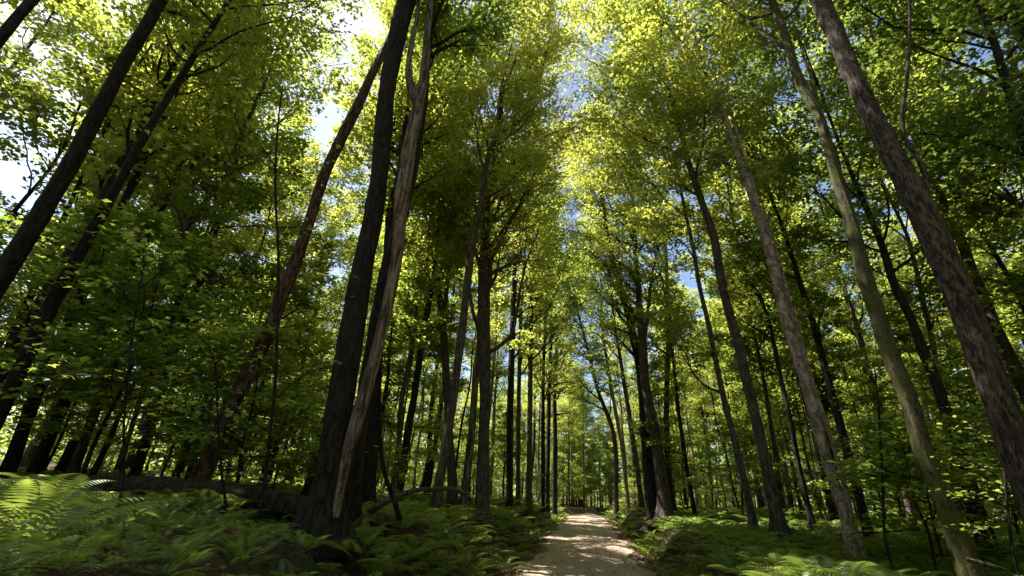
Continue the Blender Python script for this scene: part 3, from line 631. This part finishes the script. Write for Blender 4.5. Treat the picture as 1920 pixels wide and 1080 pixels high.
# ------------------------------------------------------------------ saplings with leaves one can pick out
def maple_leaf():
    out = [(0, 0)]
    for a, r_ in ((-120, .42), (-92, .30), (-62, .78), (-38, .46), (-16, .62), (0, 1.0), (16, .62), (38, .46), (62, .78), (92, .30), (120, .42)):
        out.append((r_ * math.cos(math.radians(a)), r_ * math.sin(math.radians(a))))
    v = np.array([(x + .0, y, 0.10 * abs(y) - 0.14 * max(x, 0) ** 2) for x, y in out]); f = np.array([(0, k, k + 1) for k in range(1, 11)])
    return v, f
def oval_leaf():
    v = np.array([(0, 0, 0), (.25, .22, .05), (.55, .30, .05), (.82, .17, .0), (1, 0, -.10), (.82, -.17, .0), (.55, -.30, .05), (.25, -.22, .05), (.5, 0, -.02)])
    f = np.array([(8, k, k + 1) for k in range(0, 7)] + [(8, 7, 0)]); return v, f
LEAFM = []
for k, (fn, tn) in enumerate(((maple_leaf, .35), (maple_leaf, .75), (oval_leaf, .45), (oval_leaf, .8))):
    v, f = fn(); mb = MB(); mb.add(v, f, np.full(len(v), tn)); LEAFM.append(mb.mesh('leaf', 'leaf_young', False, None, True))

def sapling(label, pts, depth, boughs, nleaf, kind=0, size=.12, H=None):
    P, R = stem3d(pts, depth); gz = float(ground_z(P[0, 0], P[0, 1])) - .08
    P = np.vstack([[P[0, 0], P[0, 1], gz], P]) if P[0, 2] > gz + .1 else P
    R = np.concatenate([[R[0]], R]) if len(R) < len(P) else R
    Q = catmull(np.column_stack([P, R]), 34); tr = Q[:, :3]; base = tr[0].copy()
    root = thing('sapling', base, label, 'sapling', None); nrm = _n(np.array([base[0], base[1], 0]))
    mb = MB(); tube(mb, tr, np.maximum(Q[:, 3], .004), 8, .03); link('stem', mb.mesh('stem', 'bark_dark', True, base), root)
    spots = []
    for bp in boughs:
        off = rng.uniform(-.5, .35); Ps = np.array([on_plane(x, y, base, nrm) for x, y in bp])
        Ps = Ps + np.linspace(0, 1, len(Ps))[:, None] * nrm[None] * off
        j = np.argmin(np.linalg.norm(tr - Ps[0], axis=1)); Ps[0] = tr[j]
        B = catmull(Ps, 18); mb = MB(); tube(mb, B, np.linspace(.012, .003, 18), 5, cap=False)
        ln = np.linalg.norm(np.diff(B, axis=0), axis=1).sum()
        for q in range(4, 18, 2):
            for s in (-1, 1):
                d = _n(B[q] - B[q - 2]); sd_ = _n(np.cross(d, UP)) * s
                tw = limb_path(B[q], d * .6 + sd_ * .9, (.22 + .35 * rng.random()) * min(1.3, ln), 3, -.1, .12)
                tube(mb, tw, [.004, .003, .003, .002], 3, cap=False); spots += [tw[1], tw[2], tw[3]]
            spots.append(B[q])
        spots.append(B[-1])
        link('branch', mb.mesh('branch', 'bark_dark', True, base), root)
    spots = np.array(spots); idx = rng.choice(len(spots), nleaf, replace=nleaf > len(spots))
    for k in idx:
        p = spots[k] + rng.normal(0, .05, 3) * (1, 1, .6)
        o = link('leaf', LEAFM[kind + int(rng.random() < .5)], root); o.location = p - base
        o.rotation_euler = (rng.normal(0, .30), rng.normal(.22, .28), rng.uniform(0, 6.28)); o.scale = (size * rng.uniform(.7, 1.25),) * 3
    return root
sapling('thin upright maple sapling with bright sunlit leaves left of the big double tree',
        [(490, 945, 9), (505, 820, 8), (515, 730, 8), (520, 590, 7), (522, 480, 6), (516, 350, 6), (522, 225, 4), (530, 160, 3)], 6.3,
        [[(516, 385), (440, 345), (355, 300), (300, 285)], [(519, 388), (570, 360), (625, 330)], [(521, 500), (440, 470), (360, 455), (300, 480)], [(521, 545), (440, 515), (350, 505)], [(520, 600), (580, 570), (640, 560)],
         [(518, 680), (440, 660), (370, 690)], [(514, 740), (580, 700), (620, 690)], [(518, 310), (470, 260), (430, 235)], [(521, 240), (560, 200), (590, 150)], [(521, 240), (480, 190), (450, 140)], [(516, 420), (560, 430), (600, 450)], [(505, 800), (430, 770), (380, 775)]], 290, 0, .085)
sapling('low maple sapling with large glowing leaves in front of the slanting grey trunk',
        [(225, 935, 7), (232, 800, 6), (245, 650, 5), (262, 540, 4), (272, 490, 3)], 5.6,
        [[(262, 545), (215, 530), (150, 525)], [(262, 540), (310, 515), (350, 520)], [(250, 625), (330, 600), (400, 575)], [(245, 660), (190, 690), (110, 690)], [(240, 720), (310, 700), (380, 715)], [(236, 770), (300, 760), (360, 750)], [(272, 500), (265, 460), (240, 430)]], 200, 0, .085)
sapling('leafy maple sapling crowding the foot of the peeling red trunk',
        [(420, 960, 7), (415, 880, 6), (408, 780, 5), (405, 690, 4)], 6.6,
        [[(412, 840), (350, 820), (300, 830)], [(414, 860), (470, 840), (520, 850)], [(410, 790), (350, 765), (310, 750)], [(409, 780), (460, 750), (505, 745)], [(407, 730), (360, 700), (325, 690)], [(406, 720), (450, 690), (490, 685)], [(405, 690), (390, 650), (370, 630)], [(414, 880), (450, 880), (500, 895)]], 240, 0, .09)
sapling('young beech with flat layered sprays beside the blotched pale trunk',
        [(1660, 1010, 8), (1655, 900, 7), (1648, 780, 6), (1640, 690, 4)], 8.0,
        [[(1655, 890), (1610, 885), (1555, 905)], [(1650, 830), (1600, 820), (1560, 830)], [(1650, 800), (1700, 770), (1745, 770)], [(1648, 770), (1600, 740), (1565, 745)], [(1655, 900), (1700, 880), (1750, 880)], [(1642, 720), (1610, 690), (1580, 690)], [(1645, 740), (1690, 700), (1720, 690)]], 230, 2, .085)
sapling('young beech with pale sunlit layered sprays at the right edge under the huge trunk',
        [(1905, 1060, 9), (1890, 960, 8), (1880, 840, 6), (1870, 740, 4)], 6.6,
        [[(1890, 950), (1840, 930), (1780, 925)], [(1886, 900), (1830, 870), (1770, 870)], [(1888, 940), (1930, 930), (1960, 950)], [(1880, 850), (1830, 810), (1790, 800)], [(1882, 860), (1920, 830), (1950, 830)], [(1892, 970), (1850, 985), (1800, 990)], [(1872, 770), (1835, 735), (1800, 725)]], 250, 2, .085)

# ------------------------------------------------------------------ fallen wood
def log(name, label, pts, depths, mat, rough=.10, cat='log', sides=14):
    P = np.array([pix(x, y, d) for (x, y, w), d in zip(pts, depths)]); R = np.array([.5 * w / FPX * d for (x, y, w), d in zip(pts, depths)])
    gz = ground_z(P[:, 0], P[:, 1]); base = P[0].copy(); base[2] = gz[0]
    Q = catmull(np.column_stack([P, R]), 40); mb = MB(); tube(mb, Q[:, :3], Q[:, 3], sides, rough)
    o = link(name, mb.mesh(name, mat, True, base)); o.location = base; return tag(o, label, cat), Q
lg, Q = log('fallen_log', 'long black fallen log lying in the ferns left of the big double tree', [(165, 908, 30), (300, 918, 42), (420, 932, 46), (560, 952, 48), (640, 975, 44)], [7.6, 7.4, 7.2, 7.0, 6.9], 'log')
log('fallen_log', 'short mossy log lying on the bank under the bent stick', [(664, 970, 16), (710, 976, 22), (752, 980, 18)], [8.2, 8.2, 8.2], 'bark_moss', .14)
log('fallen_branch', 'long bent fallen stick arching over the ferns behind the mossy log', [(690, 962, 15), (720, 942, 13), (748, 930, 11), (776, 920, 9), (815, 918, 8), (852, 918, 8), (872, 926, 8), (884, 938, 7)], [8.2, 8.4, 8.6, 8.9, 9.4, 9.9, 10, 10], 'bark', .08, 'branch', 9)
log('bent_stick', 'thin curved dark stem rising from the mossy log', [(750, 975, 11), (738, 935, 9), (722, 890, 8), (714, 830, 8), (711, 770, 8), (713, 700, 6), (722, 600, 4)], [8.0, 8.1, 8.2, 8.3, 8.3, 8.3, 8.3], 'bark_dark', .06, 'branch', 8)
log('fallen_branch', 'pale bare stick lying in the ferns at the lower right', [(1812, 1048, 6), (1850, 1058, 7), (1885, 1068, 5)], [5.8, 5.7, 5.6], 'bark_pale', .08, 'branch', 8)
log('wooden_post', 'short weathered stake upright behind the long fallen log', [(219, 918, 8), (220, 900, 7), (219, 881, 8)], [7.9, 7.9, 7.9], 'bark_pale', .08, 'stake', 8)

# ------------------------------------------------------------------ ferns
def frond(L, st, arch, droop, width, teeth=True, rib_on=True):
    """one fern frond growing from the origin out along +x: midrib and toothed pinnae"""
    mb = MB(); s = np.linspace(0, 1, 12)
    x = L * (s * math.cos(arch) + .20 * s ** 2); z = L * (s * math.sin(arch) - droop * s ** 2.2)
    rib = np.stack([x, np.zeros(12), z], 1)
    if rib_on: tube(mb, rib, np.linspace(.004, .001, 12), 3, cap=False)
    for k in range(st):
        u = .20 + .80 * (k + .5) / st; p = np.array([np.interp(u, s, x), 0, np.interp(u, s, z)]); d = np.array([np.interp(min(u + .05, 1), s, x), 0, np.interp(min(u + .05, 1), s, z)]) - p
        if np.linalg.norm(d) < 1e-4: d = rib[-1] - rib[-2]
        d = _n(d); v = (u - .20) / .80
        ln = width * L * (min(1, .45 + 2.2 * v) * (1 - v ** 1.7) + .06); w = .80 * L / st * (.27 if st > 12 else .36 if st > 8 else .5)
        for sgn in (-1, 1):
            o = _n(np.array([0, sgn, -.10]) + d * .38); tip = p + o * ln + np.array([0, 0, -.16 * ln])
            mid = p + o * ln * .42
            mb.add([p, mid + d * w, tip, mid - d * w], [np.array([(0, 1, 2, 3)])] if not teeth else [np.array([(0, 1, 2), (0, 2, 3)])], np.full(4, np.clip(.45 + .25 * v + rng.normal(0, .06), 0, 1)))
    return mb
FR = [frond(1, 17, a, dr, w) for a, dr, w in ((1.1, .55, .23), (.9, .48, .25), (1.25, .62, .22), (.65, .38, .24))]
FRM = [f.mesh('frond', 'fern', False, None, True) for f in FR]; FRD = FR[3].mesh('frond', 'litter', False, None, True)
FRL = [frond(1, 9, a, dr, w, rib_on=False) for a, dr, w in ((1.0, .62, .22), (.75, .48, .24), (1.15, .70, .21))]
def clump(src, n, L):
    mb = MB()
    for k in range(n):
        f = src[int(rng.integers(len(src)))]; v = np.concatenate(f.v); az = 6.283 * k / n + rng.normal(0, .3); l_ = L * rng.uniform(.7, 1.2); tl = rng.normal(0, .12)
        c, s = math.cos(az), math.sin(az); v = v * l_; v = np.stack([v[:, 0], v[:, 1] + tl * v[:, 0], v[:, 2]], 1)
        mb.add(np.stack([c * v[:, 0] - s * v[:, 1], s * v[:, 0] + c * v[:, 1], v[:, 2]], 1), [ff for ff in f.f], np.concatenate(f.t))
    return mb
CL = [clump(FR, 9, .82).mesh('fern', 'fern', False, None, True) for _ in range(5)]
CLL = [clump(FRL, 6, .85) for _ in range(4)]
FRX = [frond(1, 13, a, dr, w, rib_on=False) for a, dr, w in ((1.1, .55, .20), (.85, .45, .21), (1.25, .62, .19))]
CLX = [clump(FRX, 7, .8) for _ in range(5)]
FRF = [frond(1, 5, a, dr, w, rib_on=False) for a, dr, w in ((1.1, .55, .26), (.9, .48, .28))]
CLF = [clump(FRF, 5, .85) for _ in range(4)]
pts = []
g_ = {}
def fern_ok(x, y):
    dl = edge_l(y) - x; dr = x - edge_r(y)
    return dl > .24 or dr > .20
for _ in range(160000):
    y = 2.5 + 58 * random.random() ** 1.5; lim = min(26, 5 + y * 1.3); x = random.uniform(-lim, lim)
    if not fern_ok(x, y): continue
    dist = math.hypot(x, y); sp = .34 if dist < 12 else (.42 if dist < 24 else .75)
    if math.sin(x * .55 + 1.1) * math.sin(y * .47 + .3) < -.93 and dist < 14: continue      # bare openings
    if dist < 3.6: continue
    key = (int(x / sp), int(y / sp))
    if any((x - a) ** 2 + (y - b) ** 2 < sp * sp for i_ in (-1, 0, 1) for j_ in (-1, 0, 1) for a, b in g_.get((round(sp, 2), key[0] + i_, key[1] + j_), ())): continue
    if any((x - h[0]) ** 2 + (y - h[1]) ** 2 < .12 for h in hero_xy): continue
    g_.setdefault((round(sp, 2), *key), []).append((x, y)); pts.append((x, y))
    if len(pts) > 6500: break
pts = np.array(pts); pz = ground_z(pts[:, 0], pts[:, 1]); P3 = np.column_stack([pts, pz])
u_, v_, d_ = project(P3 + np.array([0, 0, .4])); vis = (d_ > .5) & (u_ > -60) & (u_ < 1980) & (v_ < 1130)
order = np.argsort(np.where(vis, d_, 1e6)); nv = int(vis.sum())
FREG = ((150, 'in the far lower left corner'), (330, 'left of the small stake by the long log'), (470, 'in front of the middle of the long fallen log'), (600, 'beside the roots of the large dark trunk'), (700, 'right of the roots of the large dark trunk'), (790, 'below the mossy log and bent stick'), (880, 'on the bank below the leaning grey trunk'),
        (1090, 'on the left bank beside the road'), (1290, 'on the right bank close to the road'), (1420, 'below the slim wavy pale grey trunk'), (1540, 'below the tall straight brown trunk'), (1660, 'around the foot of the pale blotched trunk'), (1790, 'left of the foot of the mossy trunk'), (9999, 'in the lower right corner below the huge trunk'))
def fern_where(x, y, u, v):
    ph = next(p for lim, p in FREG if u < lim); d = math.hypot(x, y)
    return f"{'front-row' if d < 7 else ('second-row' if d < 9.5 else ('third-row' if d < 12.5 else 'back-row'))} green fern {ph}", f"ferns {'left' if x < 0 else 'right'} of the road"
used = set()
for rank, q in enumerate(order[:min(300, nv)]):
    x, y, z = P3[q]; used.add(q); lab, grp = fern_where(x, y, u_[q], v_[q]); s = random.uniform(.75, 1.2)
    if 150 < u_[q] < 640 and d_[q] < 6.9: s *= .6
    if min(abs(edge_l(y) - x), abs(x - edge_r(y))) < .6 and y < 8: s *= .75
    if rank < 130:
        o = thing('fern', (x, y, z), lab, 'fern', grp, random.uniform(0, 6.28)); n = random.randint(7, 10)
        for k in range(n):
            f = link('frond', FRM[random.randrange(4)] if random.random() > .035 else FRD, o); f.rotation_euler = (random.gauss(0, .15), random.gauss(-.05, .15), 6.283 * k / n + random.gauss(0, .25)); f.scale = (.80 * s * random.uniform(.7, 1.2),) * 3
    else:
        o = link('fern', CL[random.randrange(5)]); o.location = (x, y, z); o.rotation_euler = (0, 0, random.uniform(0, 6.28)); o.scale = (s,) * 3; tag(o, lab, 'fern', grp)
mb = MB()
for q in range(len(P3)):
    if q in used: continue
    hyp = math.hypot(P3[q][0], P3[q][1])
    if not vis[q] and hyp > 9: continue
    f = (CLX if hyp < 13.5 else CLL if hyp < 21 else CLF)[int(rng.integers(4))]; v = np.concatenate(f.v); az = rng.uniform(0, 6.28); c, s = math.cos(az), math.sin(az); k = rng.uniform(.8, 1.25)
    mb.add(np.stack([c * v[:, 0] - s * v[:, 1], s * v[:, 0] + c * v[:, 1], v[:, 2]], 1) * k + P3[q], [ff for ff in f.f], np.clip(np.concatenate(f.t) + rng.normal(0, .15), 0, 1))
fc = link('fern_cover', mb.mesh('fern_cover', 'fern', False, None, True)); tag(fc, 'dense green fern cover stretching back under the trees', 'ferns', kind='stuff')

# ------------------------------------------------------------------ leaf litter along the road and on the floor
n = 9000
ly = 3 + 50 * rng.random(n) ** 1.6; sd2 = rng.choice([-1, 1], n); off = np.abs(rng.normal(0, .42, n)) - .32
lx = np.where(sd2 < 0, edge_l(ly) - off, edge_r(ly) + off)
m2 = 7000; ly2 = 2.5 + 22 * rng.random(m2); lx2 = rng.uniform(-14, 12, m2); k = (lx2 < edge_l(ly2) - .2) | (lx2 > edge_r(ly2) + .2)
m3 = 500; ly3 = 3 + 40 * rng.random(m3); lx3 = rng.uniform(-1.8, 1.8, m3)
def surf(x, y):
    u = np.clip((x - (edge_l(y) - .28)) / (edge_r(y) - edge_l(y) + .56) * 2 - 1, -1, 1)
    rz = road_z(y) + .10 * (1 - u ** 2) - .035 * np.exp(-((np.abs(x) - .85) / .28) ** 2) - .10 * sstep(.86, 1, np.abs(u)) - .02
    return np.maximum(np.where(np.abs(u) < 1, rz, -9), ground_z(x, y))
lx = np.concatenate([lx, lx2[k], lx3]); ly = np.concatenate([ly, ly2[k], ly3])
C = np.column_stack([lx, ly, surf(lx, ly) + .018]); mb = MB(); leaves(mb, C, .085, LEAF6 * np.array([1, 1, 2.2]), .35)
o = link('leaf_litter', mb.mesh('leaf_litter', 'litter', False, None, True)); tag(o, 'dry brown fallen leaves gathered along both road edges', 'leaf litter', kind='stuff')
# stones on the road
mb = MB(); ico = np.array([(0, 0, 1), (.9, 0, .3), (.28, .85, .3), (-.72, .53, .3), (-.72, -.53, .3), (.28, -.85, .3), (0, 0, -.4)])
fi = np.array([(0, 1, 2), (0, 2, 3), (0, 3, 4), (0, 4, 5), (0, 5, 1), (6, 2, 1), (6, 3, 2), (6, 4, 3), (6, 5, 4), (6, 1, 5)])
for _ in range(1400):
    y = 4 + 34 * random.random() ** 1.3; x = random.uniform(-2.2, 2.2); s = .008 + .022 * random.random() ** 3
    mb.add(ico * s * rng.uniform(.6, 1.2, (7, 3)) + np.array([x, y, float(surf(np.array(x), np.array(y))) + s * .2]), fi)
o = link('road_gravel', mb.mesh('road_gravel', 'road', False)); tag(o, 'small loose stones scattered on the dirt road', 'gravel', kind='stuff')

mb = MB()
for _ in range(700):
    y = 3 + 26 * random.random() ** 1.4; x = random.choice((random.uniform(-12, -1.7), random.uniform(1.7, 10), random.gauss(-2.1, .35), random.gauss(2.1, .35))); z = float(surf(np.array(x), np.array(y))); az = random.uniform(0, 6.28); l_ = random.uniform(.1, .6)
    P = limb_path((x, y, z + .012), (math.cos(az), math.sin(az), .05), l_, 4, 0, .2); P[:, 2] = surf(P[:, 0], P[:, 1]) + .012
    tube(mb, P, np.linspace(.007, .002, 5), 4, cap=False)
o = link('twig_litter', mb.mesh('twig_litter', 'bark_pale', True)); tag(o, 'thin dry twigs scattered on the forest floor and road edges', 'twigs', kind='stuff')
